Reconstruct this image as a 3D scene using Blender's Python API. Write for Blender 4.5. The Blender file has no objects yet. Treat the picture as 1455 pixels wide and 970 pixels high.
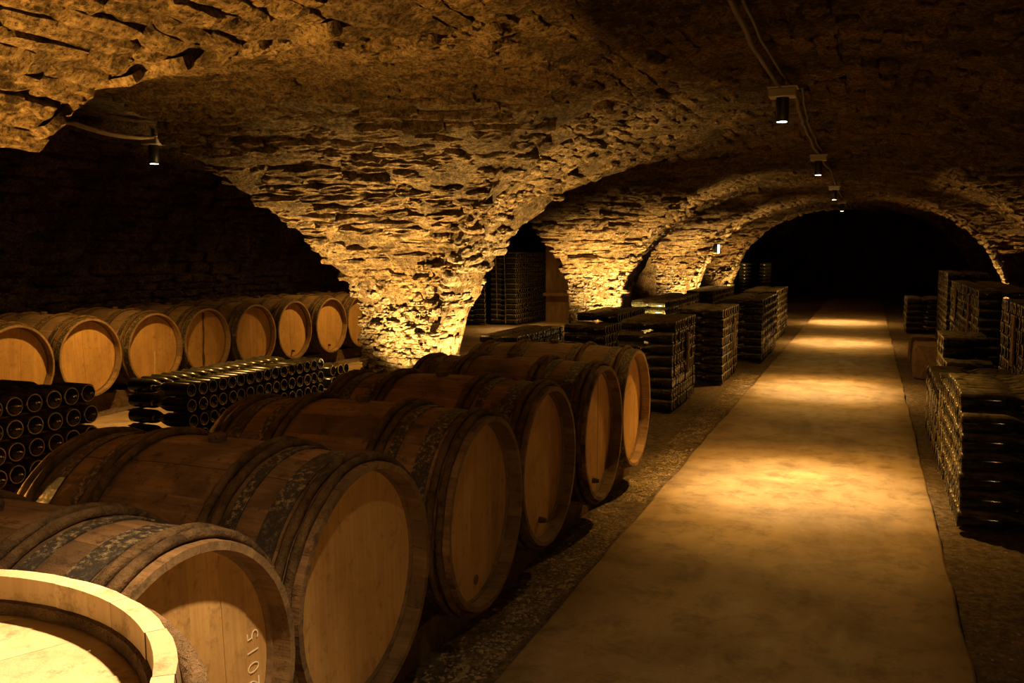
import bpy, bmesh, math, random
import numpy as np
from mathutils import Vector, Matrix, noise
random.seed(11); RNG = np.random.default_rng(11)
PI = math.pi
S = bpy.context.scene
COL = S.collection

# ------------------------------------------------------------------ camera
W_PX, H_PX, F_PX = 1455., 970., 1280.
CAM = Vector((0, 0, 1.27)); YAW = math.radians(21.5686); PITCH = math.radians(5.7106)
cd = bpy.data.cameras.new('camera'); cam = bpy.data.objects.new('camera', cd); COL.objects.link(cam)
cd.sensor_width = 36; cd.lens = F_PX / W_PX * 36; cd.clip_start = .02; cd.clip_end = 200
cam.location = CAM; cam.rotation_euler = (PI/2 - PITCH, 0, YAW)
S.camera = cam
# ------------------------------------------------------------------ world and exposure
wd = bpy.data.worlds.new('world'); S.world = wd; wd.use_nodes = True
wd.node_tree.nodes['Background'].inputs[0].default_value = (.9, .62, .35, 1)
wd.node_tree.nodes['Background'].inputs[1].default_value = .0015
S.view_settings.view_transform = 'Standard'; S.view_settings.look = 'None'
S.view_settings.exposure = 0.0; S.view_settings.gamma = 1.0; S.view_settings.use_curve_mapping = False
# lamp strengths (each lamp is built with its fixture further down)
AMBER = (1.0, .515, .105); WARM = (1.0, .56, .145); PALE = (1.0, .62, .19); CREAM = (1.0, .68, .30)
P_PATH = 165; P_UP = 230; P_FILL = 52

# ------------------------------------------------------------------ projection helpers
FW = Vector((-math.sin(YAW)*math.cos(PITCH), math.cos(YAW)*math.cos(PITCH), -math.sin(PITCH)))
RT = Vector((math.cos(YAW), math.sin(YAW), 0)); UP = RT.cross(FW)
def px(p):
    d = Vector(p) - CAM; w = d.dot(FW)
    if w < .05: return None
    return (W_PX/2 + F_PX*d.dot(RT)/w, H_PX/2 - F_PX*d.dot(UP)/w, w)

# ------------------------------------------------------------------ materials
def nt(name):
    m = bpy.data.materials.new(name); m.use_nodes = True
    t = m.node_tree; b = t.nodes['Principled BSDF']
    return m, t, b
def N(t, typ, **kw):
    n = t.nodes.new(typ)
    for k, v in kw.items():
        if k in n.inputs: n.inputs[k].default_value = v
        else: setattr(n, k, v)
    return n
def pos(t): return N(t, 'ShaderNodeNewGeometry').outputs['Position']
def objc(t): return N(t, 'ShaderNodeTexCoord').outputs['Object']
def noise_n(t, vec, scale, detail=6, rough=.6, dist=0):
    n = N(t, 'ShaderNodeTexNoise', Scale=scale, Detail=detail, Roughness=rough, Distortion=dist)
    t.links.new(vec, n.inputs['Vector']); return n.outputs['Fac']
def scaled(t, vec, sc):
    m = N(t, 'ShaderNodeMapping'); m.inputs['Scale'].default_value = sc
    t.links.new(vec, m.inputs['Vector']); return m.outputs[0]
def ramp(t, fac, stops):
    r = N(t, 'ShaderNodeValToRGB'); e = r.color_ramp.elements
    while len(e) < len(stops): e.new(.5)
    for el, (p, c) in zip(e, stops):
        el.position = p; el.color = (c[0], c[1], c[2], 1) if not isinstance(c, (int, float)) else (c, c, c, 1)
    t.links.new(fac, r.inputs[0]); return r.outputs[0]
def mix(t, fac, a, b, blend='MIX'):
    m = N(t, 'ShaderNodeMix', data_type='RGBA', blend_type=blend)
    for i, s in ((0, fac), (6, a), (7, b)):
        if isinstance(s, (int, float)): m.inputs[i].default_value = s
        elif isinstance(s, tuple): m.inputs[i].default_value = (*s, 1)
        else: t.links.new(s, m.inputs[i])
    return m.outputs[2]
def bump(t, b, h, strength=.5, dist=.02, prev=None):
    n = N(t, 'ShaderNodeBump', Strength=strength, Distance=dist)
    t.links.new(h, n.inputs['Height'])
    if prev is not None: t.links.new(prev, n.inputs['Normal'])
    t.links.new(n.outputs[0], b.inputs['Normal']); return n.outputs[0]
MAT = {}
def stone_mat(name, c1, c2, dark, darkness=.5):
    m, t, b = nt(name); p = pos(t)
    f1 = noise_n(t, p, 2.2, 5, .65); f2 = noise_n(t, p, 26, 8, .75); f3 = noise_n(t, p, 9, 6, .7)
    c = ramp(t, f1, [(.38, c2), (.58, c1)])
    c = mix(t, ramp(t, f2, [(.40, 0.), (.66, 1.)]), mix(t, 1., c, (.40, .36, .30), 'MULTIPLY'), c)
    c = mix(t, ramp(t, f3, [(.51, 0.), (.64, darkness)]), c, dark)
    f5 = noise_n(t, p, 55, 6, .8); c = mix(t, ramp(t, f5, [(.40, .9), (.50, 0.)]), c, dark)
    c = mix(t, ramp(t, f5, [(.56, 0.), (.68, .6)]), c, mix(t, .5, c1, (.90, .70, .42)))
    t.links.new(c, b.inputs['Base Color']); b.inputs['Roughness'].default_value = .95
    b.inputs['Specular IOR Level'].default_value = .12
    n = bump(t, b, f3, 1., .09); n = bump(t, b, f2, 1., .045, n)
    bump(t, b, f5, 1., .03, n)
    MAT[name] = m
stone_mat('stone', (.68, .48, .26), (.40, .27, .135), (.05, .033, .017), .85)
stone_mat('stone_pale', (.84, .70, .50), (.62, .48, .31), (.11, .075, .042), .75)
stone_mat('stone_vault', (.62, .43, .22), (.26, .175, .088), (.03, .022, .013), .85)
stone_mat('mortar', (.42, .30, .165), (.20, .14, .075), (.03, .02, .012), .7)
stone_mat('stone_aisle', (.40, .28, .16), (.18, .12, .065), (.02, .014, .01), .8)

def simple(name, col, rough, metal=0, spec=.5):
    m, t, b = nt(name); b.inputs['Base Color'].default_value = (*col, 1)
    b.inputs['Roughness'].default_value = rough; b.inputs['Metallic'].default_value = metal
    b.inputs['Specular IOR Level'].default_value = spec; MAT[name] = m; return m, t, b
# dirt
m, t, b = nt('dirt'); p = pos(t)
f1 = noise_n(t, p, 1.6, 5); f2 = noise_n(t, p, 30, 8, .8); f3 = noise_n(t, p, 110, 4, .7)
c = ramp(t, f1, [(.35, (.22, .15, .085)), (.65, (.40, .29, .17))])
c = mix(t, ramp(t, f2, [(.42, 0.), (.62, 1.)]), (.10, .065, .035), c)
t.links.new(c, b.inputs['Base Color']); b.inputs['Roughness'].default_value = .95
n = bump(t, b, f2, 1., .03); bump(t, b, f3, .8, .008, n); MAT['dirt'] = m
# concrete path
m, t, b = nt('concrete'); p = pos(t); ps = scaled(t, p, (1.0, .32, 1))
f1 = noise_n(t, p, 1.3, 4, .6, .6); f2 = noise_n(t, ps, 9, 8, .7, .4); f3 = noise_n(t, p, 140, 4, .7); f4 = noise_n(t, p, 5.5, 9, .78, .25)
c = ramp(t, f1, [(.34, (.21, .14, .072)), (.66, (.46, .335, .19))])
c = mix(t, ramp(t, f2, [(.35, 0.), (.6, 1.)]), mix(t, .6, c, (.26, .18, .10)), c)
c = mix(t, ramp(t, f4, [(.48, 0.), (.62, .7)]), c, (.13, .085, .042))
c = mix(t, ramp(t, f4, [(.30, .4), (.40, 0.)]), c, (.62, .50, .34))
t.links.new(c, b.inputs['Base Color'])
rr = ramp(t, f2, [(.3, .48), (.7, .8)]); t.links.new(rr, b.inputs['Roughness'])
n = bump(t, b, f2, .3, .012); bump(t, b, f3, .35, .003, n); MAT['concrete'] = m
# oak for staves and for heads; object coordinates are the barrel part's own
def oak(name, light, dark, stain, axis, stain_amt, bumpst=.4, var=.14):
    m, t, b = nt(name); o = objc(t)
    rnd = N(t, 'ShaderNodeObjectInfo').outputs['Random']
    add = N(t, 'ShaderNodeVectorMath', operation='ADD'); cmb = N(t, 'ShaderNodeCombineXYZ')
    mul = N(t, 'ShaderNodeMath', operation='MULTIPLY'); mul.inputs[1].default_value = 37.
    t.links.new(rnd, mul.inputs[0])
    for i in range(3): t.links.new(mul.outputs[0], cmb.inputs[i])
    t.links.new(o, add.inputs[0]); t.links.new(cmb.outputs[0], add.inputs[1]); v = add.outputs[0]
    sc = [70, 70, 70]; sc[axis] = 3.0
    g = noise_n(t, scaled(t, v, sc), 1., 6, .65, .3)
    f = noise_n(t, v, 3.5, 5, .6, .4); f2 = noise_n(t, v, 22, 6, .75)
    c = ramp(t, g, [(.30, dark), (.68, light)])
    c = mix(t, ramp(t, f, [(.42, 0.), (.68, stain_amt)]), c, stain)
    c = mix(t, ramp(t, f2, [(.54, 0.), (.66, stain_amt*.85)]), c, mix(t, .5, stain, (.02, .014, .008)))
    hv = N(t, 'ShaderNodeHueSaturation'); 
    mr = N(t, 'ShaderNodeMapRange'); mr.inputs[3].default_value = 1-var; mr.inputs[4].default_value = 1+var
    t.links.new(rnd, mr.inputs[0]); t.links.new(mr.outputs[0], hv.inputs['Value']); t.links.new(c, hv.inputs['Color'])
    t.links.new(hv.outputs[0], b.inputs['Base Color'])
    b.inputs['Roughness'].default_value = .72; b.inputs['Specular IOR Level'].default_value = .25
    n = bump(t, b, g, bumpst, .003); bump(t, b, f2, bumpst, .006, n); MAT[name] = m
oak('oak_stave', (.32, .175, .075), (.17, .092, .04), (.06, .036, .02), 0, 1., .9)
oak('oak_stave_aisle', (.29, .185, .10), (.18, .112, .056), (.10, .062, .034), 0, .7, .6)
oak('oak_head', (.66, .40, .155), (.50, .29, .105), (.36, .195, .07), 2, .55, .25, .05)
oak('oak_pale', (.80, .62, .38), (.66, .48, .27), (.42, .27, .13), 0, .75, .4, .06)
oak('oak_chime', (.26, .165, .08), (.15, .09, .045), (.09, .055, .028), 0, .8, .5)
oak('oak_rim', (.40, .26, .13), (.26, .165, .08), (.16, .10, .05), 0, .7, .5)
def ring_wood(name, c1, c2):
    m, t, b = nt(name); o = objc(t); f = noise_n(t, o, 14, 7, .7, .5); f2 = noise_n(t, o, 60, 5, .7)
    t.links.new(ramp(t, f, [(.36, c2), (.64, c1)]), b.inputs['Base Color'])
    b.inputs['Roughness'].default_value = .85; b.inputs['Specular IOR Level'].default_value = .2
    n = bump(t, b, f, 1., .02); bump(t, b, f2, 1., .008, n); MAT[name] = m
ring_wood('hoop_wood', (.19, .11, .05), (.045, .026, .012))
ring_wood('timber', (.22, .14, .075), (.10, .062, .034))
ring_wood('board', (.42, .29, .16), (.24, .16, .09))
m, t, b = nt('hoop_metal'); o = objc(t); f = noise_n(t, o, 75, 9, .8); f0 = noise_n(t, o, 7, 5, .6)
mk = N(t, 'ShaderNodeMath', operation='MULTIPLY'); t.links.new(ramp(t, f, [(.50, 0.), (.60, 1.)]), mk.inputs[0]); t.links.new(ramp(t, f0, [(.36, 0.), (.52, 1.)]), mk.inputs[1])
t.links.new(mix(t, mk.outputs[0], (.03, .02, .012), (.36, .25, .125)), b.inputs['Base Color'])
b.inputs['Roughness'].default_value = .62; b.inputs['Metallic'].default_value = .0
bump(t, b, f, .8, .006); MAT['hoop_metal'] = m
# bottle glass: near black green, dust settled on what faces up
def glass(name, dust):
    m, t, b = nt(name); g = N(t, 'ShaderNodeNewGeometry'); sp = N(t, 'ShaderNodeSeparateXYZ')
    t.links.new(g.outputs['True Normal'], sp.inputs[0]); f = noise_n(t, g.outputs['Position'], 16, 6, .7); f2 = noise_n(t, g.outputs['Position'], 160, 4, .7)
    up = ramp(t, sp.outputs[2], [(.35, 0.), (.95, 1.)]); mu = N(t, 'ShaderNodeMath', operation='MULTIPLY')
    t.links.new(up, mu.inputs[0]); t.links.new(ramp(t, f, [(.34, .1), (.62, dust)]), mu.inputs[1])
    fl = N(t, 'ShaderNodeMath', operation='MULTIPLY_ADD'); t.links.new(ramp(t, noise_n(t, g.outputs['Position'], 35, 5, .7), [(.45, 0.), (.7, 1.)]), fl.inputs[0]); fl.inputs[1].default_value = .13*dust; t.links.new(mu.outputs[0], fl.inputs[2]); fl.use_clamp = True; mu = fl
    dc = mix(t, f2, (.20, .155, .085), (.36, .29, .17))
    t.links.new(mix(t, mu.outputs[0], (.010, .012, .007), dc), b.inputs['Base Color'])
    rg = N(t, 'ShaderNodeMapRange'); rg.inputs[3].default_value = .12; rg.inputs[4].default_value = .75
    t.links.new(mu.outputs[0], rg.inputs[0]); t.links.new(rg.outputs[0], b.inputs['Roughness'])
    b.inputs['IOR'].default_value = 1.5; MAT[name] = m
glass('bottle_glass', .75); glass('bottle_glass_clean', .3)
simple('ring_glint', (.55, .48, .36), .3); simple('cork', (.46, .32, .18), .7)  # pale ring colour paints the bright reflection on bottle base rims
simple('black_metal', (.012, .011, .01), .45); simple('plastic', (.42, .38, .30), .5); simple('cable', (.10, .085, .065), .55)
simple('chalk', (.95, .86, .68), .9); simple('cord', (.8, .72, .58), .8); simple('wick_iron', (.06, .05, .04), .6)
m, t, b = nt('plaster'); p = pos(t); f = noise_n(t, scaled(t, p, (1, 1, .35)), 5, 7, .7); f2 = noise_n(t, p, 40, 6, .7)
t.links.new(ramp(t, f, [(.35, (.20, .12, .06)), (.65, (.50, .34, .18))]), b.inputs['Base Color']); b.inputs['Roughness'].default_value = .9
bump(t, b, f2, .5, .01); MAT['plaster'] = m
def lens(name, col, s):
    m, t, b = nt(name); b.inputs['Base Color'].default_value = (.8, .8, .8, 1)
    b.inputs['Emission Color'].default_value = (*col, 1); b.inputs['Emission Strength'].default_value = s; MAT[name] = m
lens('lens', (1, .86, .6), 12.); lens('lens_cool', (.92, 1, .92), 3.)

# ------------------------------------------------------------------ object helpers
def mesh_np(name, V, F, mats, smooth=False, idx=None):
    me = bpy.data.meshes.new(name)
    me.from_pydata([tuple(v) for v in V], [], [tuple(int(i) for i in f) for f in F])
    for mm in (mats if isinstance(mats, (list, tuple)) else [mats]): me.materials.append(MAT[mm])
    if idx is not None: me.polygons.foreach_set('material_index', idx)
    if smooth: me.polygons.foreach_set('use_smooth', [True]*len(me.polygons))
    me.update(); return me
def link(name, me, parent=None, M=None):
    o = bpy.data.objects.new(name, me); COL.objects.link(o)
    if parent is not None: o.parent = parent
    if M is not None: o.matrix_basis = M
    return o
def tag(o, label=None, cat=None, group=None, kind=None):
    for k, v in (('label', label), ('category', cat), ('group', group), ('kind', kind)):
        if v: o[k] = v
    return o
def root(name, label, cat, loc=(0, 0, 0), group=None, rot=(0, 0, 0)):
    o = bpy.data.objects.new(name, None); COL.objects.link(o); o.location = loc; o.rotation_euler = rot
    o.empty_display_size = .1
    return tag(o, label, cat, group)
class MB:
    def __init__(s): s.V = []; s.F = []; s.I = []
    def add(s, V, F, mi=0):
        n = len(s.V); s.V += [tuple(v) for v in V]; s.F += [tuple(i+n for i in f) for f in F]; s.I += [mi]*len(F); return s
    def box(s, c, d, mi=0, M=None, bev=.0):
        bm = bmesh.new(); bmesh.ops.create_cube(bm, size=1)
        for v in bm.verts: v.co = Vector((v.co.x*d[0], v.co.y*d[1], v.co.z*d[2]))
        if bev: bmesh.ops.bevel(bm, geom=bm.edges[:], offset=bev, segments=1, affect='EDGES')
        V = [(M @ v.co if M else v.co) + Vector(c) for v in bm.verts]
        bm.verts.index_update(); s.add(V, [[v.index for v in f.verts] for f in bm.faces], mi); bm.free(); return s
    def lathe(s, prof, n, axis='Z', c=(0, 0, 0), mi=0, mids=None):
        V = []; F = []; I = []
        for (h, r) in prof:
            for k in range(n):
                a = 2*PI*k/n; q = (r*math.cos(a), r*math.sin(a))
                V.append({'Z': (q[0], q[1], h), 'X': (h, q[0], q[1]), 'Y': (q[1], h, q[0])}[axis])
        for i in range(len(prof)-1):
            for k in range(n):
                a, b_ = i*n+k, i*n+(k+1) % n
                F.append((a, b_, b_+n, a+n)); I.append(mids[i] if mids else mi)
        if prof[0][1] > 0: F.append(tuple(range(n))[::-1]); I.append(mids[0] if mids else mi)
        if prof[-1][1] > 0: F.append(tuple(range((len(prof)-1)*n, len(prof)*n))); I.append(mids[-1] if mids else mi)
        m0 = len(s.V); s.V += [(v[0]+c[0], v[1]+c[1], v[2]+c[2]) for v in V]
        s.F += [tuple(i+m0 for i in f) for f in F]; s.I += I; return s
    def tube(s, pts, r, n=8, mi=0):
        pts = [Vector(p) for p in pts]; V = []; F = []
        for i, p in enumerate(pts):
            d = (pts[min(i+1, len(pts)-1)] - pts[max(i-1, 0)]).normalized()
            a = d.orthogonal().normalized() if abs(d.z) > .95 else d.cross(Vector((0, 0, 1))).normalized()
            b_ = d.cross(a)
            for k in range(n):
                w = 2*PI*k/n; V.append(p + a*r*math.cos(w) + b_*r*math.sin(w))
        for i in range(len(pts)-1):
            for k in range(n): F.append((i*n+k, i*n+(k+1) % n, (i+1)*n+(k+1) % n, (i+1)*n+k))
        F.append(tuple(range(n))); F.append(tuple(range((len(pts)-1)*n, len(pts)*n))[::-1])
        return s.add(V, F, mi)
    def mesh(s, name, mats, smooth=False): return mesh_np(name, s.V, s.F, mats, smooth, s.I)
    def build(s, name, mats, parent=None, smooth=False, M=None): return link(name, s.mesh(name, mats, smooth), parent, M)
def fbm(p, sc, o=4): return noise.fractal(Vector(p)*sc, 1.0, 2.0, o)

# ================================================================== THE VAULTS
XC, HALF, ZB, HB, NEXP = -.45, 2.75, -.1, 2.40, 2.4          # main barrel vault: centre, half span, springing, rise
P = [-3.70, 1.53, 6.58, 12.25, 17.80, 22.80]                 # pier centres along the passage
XA = 3.51                                                    # from the axis to the far side of the piers
ZA, ZR = 2.15, 2.22                                          # crown of side arches, ridge at the passage
def dxm(z):
    q = min(max((z-ZB)/HB, 0), 1); return HALF*(1-q**NEXP)**(1/NEXP)
HW = ([0, .48, .85, 1.2, 1.4, 1.67, 1.86, 2.0, 2.1, 2.18, 2.22], [.2, .24, .3, .38, .46, .66, .88, 1.2, 1.6, 2.1, 2.6])
HA = ([0, .8, .92, 1.0, 1.31, 1.51, 1.67, 1.80, 1.86, 2.0, 2.10, 2.15], [0, .0, .06, .15, .65, 1.09, 1.48, 1.85, 2.05, 2.25, 2.42, 2.6])
def hwf(z, half):
    v = float(np.interp(z, *HW)); k = min(max((z-1.3)/.9, 0), 1)
    return min(v*(1+(half/2.6-1)*k), half) if z < ZR else half
def haf(z, half):
    v = float(np.interp(z, *HA)); k = min(max((z-.9)/.9, 0), 1)
    return min(v*(1+(half/2.6-1)*k), half) if z < ZA else half
def web_pt(k, side, dr, z, u):
    """side -1 left/+1 right, dr +1: web on the near side of pier k, -1: on its far side; u 0 far side of pier .. 1 groin"""
    half = ((P[k]-P[k-1]) if dr > 0 else (P[min(k+1, 5)]-P[k] if k < 5 else 5.))/2
    back = 0 if dr > 0 else -.5
    da = XA if z <= ZA else XA - (z-ZA)/(ZR-ZA)*(XA-dxm(ZR)-.02)
    ha = haf(z, half) if dr > 0 else hwf(min(z*ZR/ZA, ZR), half)
    ya = P[k] - dr*min(ha - back*max(0, 1-ha/half)*.4, half)
    yg = P[k] - dr*hwf(z, half); dg = dxm(z)
    d = da + (dg-da)*u
    return Vector((XC+side*d, ya+(yg-ya)*u, z))
def strip_pt(k, a, v):
    """a: arc parameter -1 (left springing) .. 1 (right), v: 0 near groin .. 1 far groin"""
    w = a*PI/2; c, s_ = math.cos(w), math.sin(w)
    z = ZB + HB*abs(c)**(2/NEXP); d = HALF*math.copysign(abs(s_)**(2/NEXP), s_)
    hn = hwf(z, (P[k]-P[k-1])/2); hf = hwf(z, (P[k+1]-P[k])/2) if k < 5 else .35
    return Vector((XC+d, P[k]-hn + (hn+hf)*v, z))

# stone variants: a rough lump with a broken front, unit size
def make_stone(seed):
    r = random.Random(seed); nx, ny = 6, 4; V = []; F = []
    for j in range(ny+1):
        for i in range(nx+1):
            x, y = i/nx-.5, j/ny-.5
            ex, ey = abs(x)*2, abs(y)*2
            round_ = 1 - .10*(ex**4*ey**4) - .0
            zz = .5*(1-.45*max(ex, ey)**7) + .34*fbm((x*2.4+seed*7.1, y*1.6, seed*3.3), 1.7, 4)
            x2 = x*round_ + .035*fbm((x*3, y*3, seed*5.7), 1.3, 2); y2 = y*round_ + .07*fbm((y*3+9, x*2.5, seed*2.9), 1.3, 2)
            V.append((x2, y2, zz))
    n0 = len(V); ring = [i for i in range(nx+1)] + [(j*(nx+1)+nx) for j in range(1, ny+1)] + [ny*(nx+1)+i for i in range(nx-1, -1, -1)] + [j*(nx+1) for j in range(ny-1, 0, -1)]
    for j in range(ny):
        for i in range(nx):
            a = j*(nx+1)+i; F.append((a, a+1, a+nx+2, a+nx+1))
    for q in ring: V.append((V[q][0]*1.0, V[q][1]*1.0, -.6))
    L = len(ring)
    for q in range(L): F.append((ring[q], n0+q, n0+(q+1) % L, ring[(q+1) % L]))
    return np.array(V), F
SV = [make_stone(i+1) for i in range(20)]
STONE_ME = {}
def stone_me(i, mat):
    if (i, mat) not in STONE_ME:
        STONE_ME[(i, mat)] = mesh_np('stone_piece', SV[i][0], SV[i][1], mat)
    return STONE_ME[(i, mat)]
def frame(fn, a, b_, ref):
    """position, lateral and upslope tangents, normal facing ref"""
    e = 2e-3; p = fn(a, b_)
    tb = (fn(a, min(b_+e, 1))-fn(a, max(b_-e, 0))); ta = (fn(a+e, b_)-fn(a-e, b_))
    if tb.length < 1e-7 or ta.length < 1e-7: return None
    tb.normalize(); ta.normalize(); n = tb.cross(ta)
    if n.length < .05: return None
    n.normalize()
    if n.dot(ref-p) < 0: n = -n
    ta = n.cross(tb) if n.cross(tb).dot(ta) > 0 else -n.cross(tb)
    return p, tb, ta, n
def lay_stones(fn, ref, a0, a1, size, out, seed, amp=1.):
    """courses from a0 to a1; size(z) -> (height, min width, max width); appends (matrix, variant, weight, z)"""
    r = random.Random(seed); a = a0
    while a < a1:
        p0, pm = fn(a, .5), fn(min(a+.01, a1), .5)
        slope = max((pm-p0).length/.01, .2)
        h, w0, w1 = size(p0.z); h *= r.uniform(.8, 1.25); da = h/slope
        am = a + da/2
        if am > a1: break
        L = sum((fn(am, (i+1)/8)-fn(am, i/8)).length for i in range(8))
        s = r.uniform(-.1, 0)
        while s < L:
            w = r.uniform(w0, w1)*r.uniform(.75, 1.25); u = (s+w/2)/L; s += w
            if u < 0 or u > 1: continue
            fr = frame(fn, am, min(max(u, .001), .999), ref(am, u))
            if not fr: continue
            p, tb, ta, n = fr
            if n.length < .5: continue
            dep = r.uniform(.035, .07)*amp; push = r.gauss(-.006, .014)*amp
            lift = fbm(p, 1.1, 3)*.025*amp
            ang = r.gauss(0, .045); tx = tb*math.cos(ang)+ta*math.sin(ang); ty = n.cross(tx)
            tilt = r.gauss(0, .09); n2 = (n*math.cos(tilt)+ty*math.sin(tilt)); ty2 = n2.cross(tx)
            sw, sh = w*r.uniform(.93, 1.06), h*r.uniform(.82, 1.12)
            c = p + n*(push+lift) + ta*(.022*fbm(p+Vector((7, 0, 3)), 2.2, 3))
            M = Matrix(((tx.x*sw, ty2.x*sh, n2.x*dep, c.x), (tx.y*sw, ty2.y*sh, n2.y*dep, c.y), (tx.z*sw, ty2.z*sh, n2.z*dep, c.z), (0, 0, 0, 1)))
            q = px(c); wt = 0
            if q and -30 < q[0] < W_PX+30 and -30 < q[1] < H_PX+30: wt = sw*abs((CAM-c).normalized().dot(n))/q[2]*F_PX
            out.append((M, r.randrange(len(SV)), wt, c.z))
        a += da
def emit_stones(parent, stones, mat):
    mf = mat if callable(mat) else (lambda z: mat)
    r = random.Random(len(stones))
    stones = [(M, v, wt, mf(z+r.uniform(-.15, .15))) for M, v, wt, z in stones]
    stones.sort(key=lambda s: -s[2]); k = 0
    for M, v, wt, z in stones:
        if wt < 10 or k >= 300: break
        link('stone', stone_me(v, z), parent, M); k += 1
    rest = stones[k:]
    if rest:
        VV = []; FF = []; II = []; n = 0; mats = sorted(set(x[3] for x in rest))
        for M, v, wt, mt in rest:
            A = np.array(M); V = SV[v][0] @ A[:3, :3].T + A[:3, 3]; VV.append(V)
            FF += [tuple(i+n for i in f) for f in SV[v][1]]; II += [mats.index(mt)]*len(SV[v][1]); n += len(V)
        o = link('smaller_stones', mesh_np('smaller_stones', np.vstack(VV), FF, mats, False, II), parent)
        tag(o, kind='stuff')
def patch(fn, ref, a0, a1, na, nu, amp, sc, back=.0):
    V = []; F = []
    for i in range(na+1):
        a = a0+(a1-a0)*i/na
        for j in range(nu+1):
            u = j/nu; fr = frame(fn, a, min(max(u, .001), .999), ref(a, u)); p = fn(a, u)
            if fr: p = p + fr[3]*(fbm(p, sc, 4)*amp - back)
            V.append(p)
    for i in range(na):
        for j in range(nu):
            q = i*(nu+1)+j; F.append((q, q+1, q+nu+2, q+nu+1))
    return V, F

# ---- ceiling strips over each pier line
strip_names = {0: 'behind the photographer', 1: 'nearest', 2: 'second', 3: 'third', 4: 'fourth', 5: 'last'}
strip_lab = {0: 'stretch of rough stone vault behind the first pier line',
             1: 'stone vault beside the lit groin above the upright barrel',
             2: 'stone vault carrying the first spotlight, springing from the broad lit pier',
             3: 'stone vault springing from the pier behind the bottle stacks',
             4: 'stone vault springing from the pier with the small wall lamp',
             5: 'last stone vault arch before the dark end chamber'}
for k in range(1, 6):
    fn = lambda a, v, k=k: strip_pt(k, a, v)
    ref = lambda a, u, k=k: Vector((XC, P[k], .9))
    def fo(a, v, k=k):
        q0 = strip_pt(k, a, 0); ov = .03*min(max((q0.z-2.12)/.08, 0), 1)
        return strip_pt(k, a, v+(2*v-1)*ov)
    V, F = patch(fo, ref, -.999, .999, 110 if k < 4 else 60, 70 if k < 4 else 24, .045, 3.5, -.004)
    base = link('ceiling' if k == 1 else 'ceiling.%03d' % (k-1), mesh_np('ceiling', V, F, 'mortar'))
    tag(base, strip_lab[k], kind='structure')
    st = []
    big = 1.0 if k < 4 else 1.35
    def size(z, big=big): return (.07*big, .10*big, .28*big) if z < 1.75 else (.085*big, .12*big, .36*big)
    lay_stones(fn, ref, -.985, .985, size, st, 100+k, (.62 if k == 1 else .85) if k < 4 else 1.1)
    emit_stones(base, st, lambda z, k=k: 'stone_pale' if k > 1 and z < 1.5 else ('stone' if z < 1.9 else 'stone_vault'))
# bay behind the camera: plain rough vault
fn = lambda a, v: Vector((strip_pt(1, a, 0).x, -1.4+(strip_pt(1, a, 0).y+1.4)*v, strip_pt(1, a, 0).z))

# ---- side webs and piers: near-side webs face the camera and carry stones
pier_lab = {(1, -1): 'rough stone pier out of frame beside the foreground barrels', (2, -1): 'broad stone pier lit from below behind the foreground barrels',
            (3, -1): 'stone pier with dark niche base behind the bottle stacks', (4, -1): 'far stone pier left of the small wall lamp',
            (5, -1): 'farthest stone pier at the edge of the dark end chamber',
            (1, 1): 'stone pier out of frame on the bottle side', (2, 1): 'stone pier hidden behind the tall bottle stacks',
            (3, 1): 'stone pier with lit edge above the bottle stacks along the wall', (4, 1): 'far stone pier with a thin lit edge above bottle stacks',
            (5, 1): 'farthest stone pier across from the wall lamp'}
pi_ = 0
for side in (-1, 1):
    for k in range(1, 6):
        ref_n = lambda z, u, k=k, side=side: Vector((XC+side*3.0, P[k]-3.2, .6))
        ref_f = lambda z, u, k=k, side=side: Vector((XC+side*3.0, P[k]+3.2, .6))
        fn = lambda z, u, k=k, side=side: web_pt(k, side, 1, min(max(z, 0), ZR-.001), u)
        ff = lambda z, u, k=k, side=side: web_pt(k, side, -1, min(max(z, 0), ZR-.001), u)
        mb = MB()
        near = (k <= 3 and side < 0)
        V, F = patch(fn, ref_n, 0.0, ZR-.003, 120 if near else 60, 64 if near else 26, .035, 4.5, .0); mb.add(V, F)
        if k < 5:
            V, F = patch(ff, ref_f, 0.0, ZR-.003, 40, 16, .02, 4., .0); mb.add(V, F)
        # the face of the pier towards the side aisle
        V = []; F = []; nz = 30
        for i in range(nz+1):
            z = 2.148*i/nz; V += [web_pt(k, side, 1, z, 0), web_pt(k, side, -1, z, 0)]
        F = [(2*i, 2*i+1, 2*i+3, 2*i+2) for i in range(nz)]; mb.add(V, F)
        base = mb.build('stone_pier' if pi_ == 0 else 'stone_pier.%03d' % pi_, 'mortar'); pi_ += 1
        tag(base, pier_lab[(k, side)], kind='structure')
        if k >= 2:
            st = []
            def size(z, k=k):
                if z < .85: return (.046, .05, .14)
                if z < 1.15: return (.06, .08, .22)
                return (.06, .12, .44) if k < 4 else (.085, .14, .4)
            lay_stones(fn, ref_n, .02, ZR-.01, size, st, 300+k*7+side, 1.1 if k < 4 else 1.3)
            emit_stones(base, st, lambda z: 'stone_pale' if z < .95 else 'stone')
        elif side < 0:
            st = []
            lay_stones(ff, ref_f, .9, ZR-.01, lambda z: (.08, .12, .36), st, 411, .9)
            emit_stones(base, st, 'stone')

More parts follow.
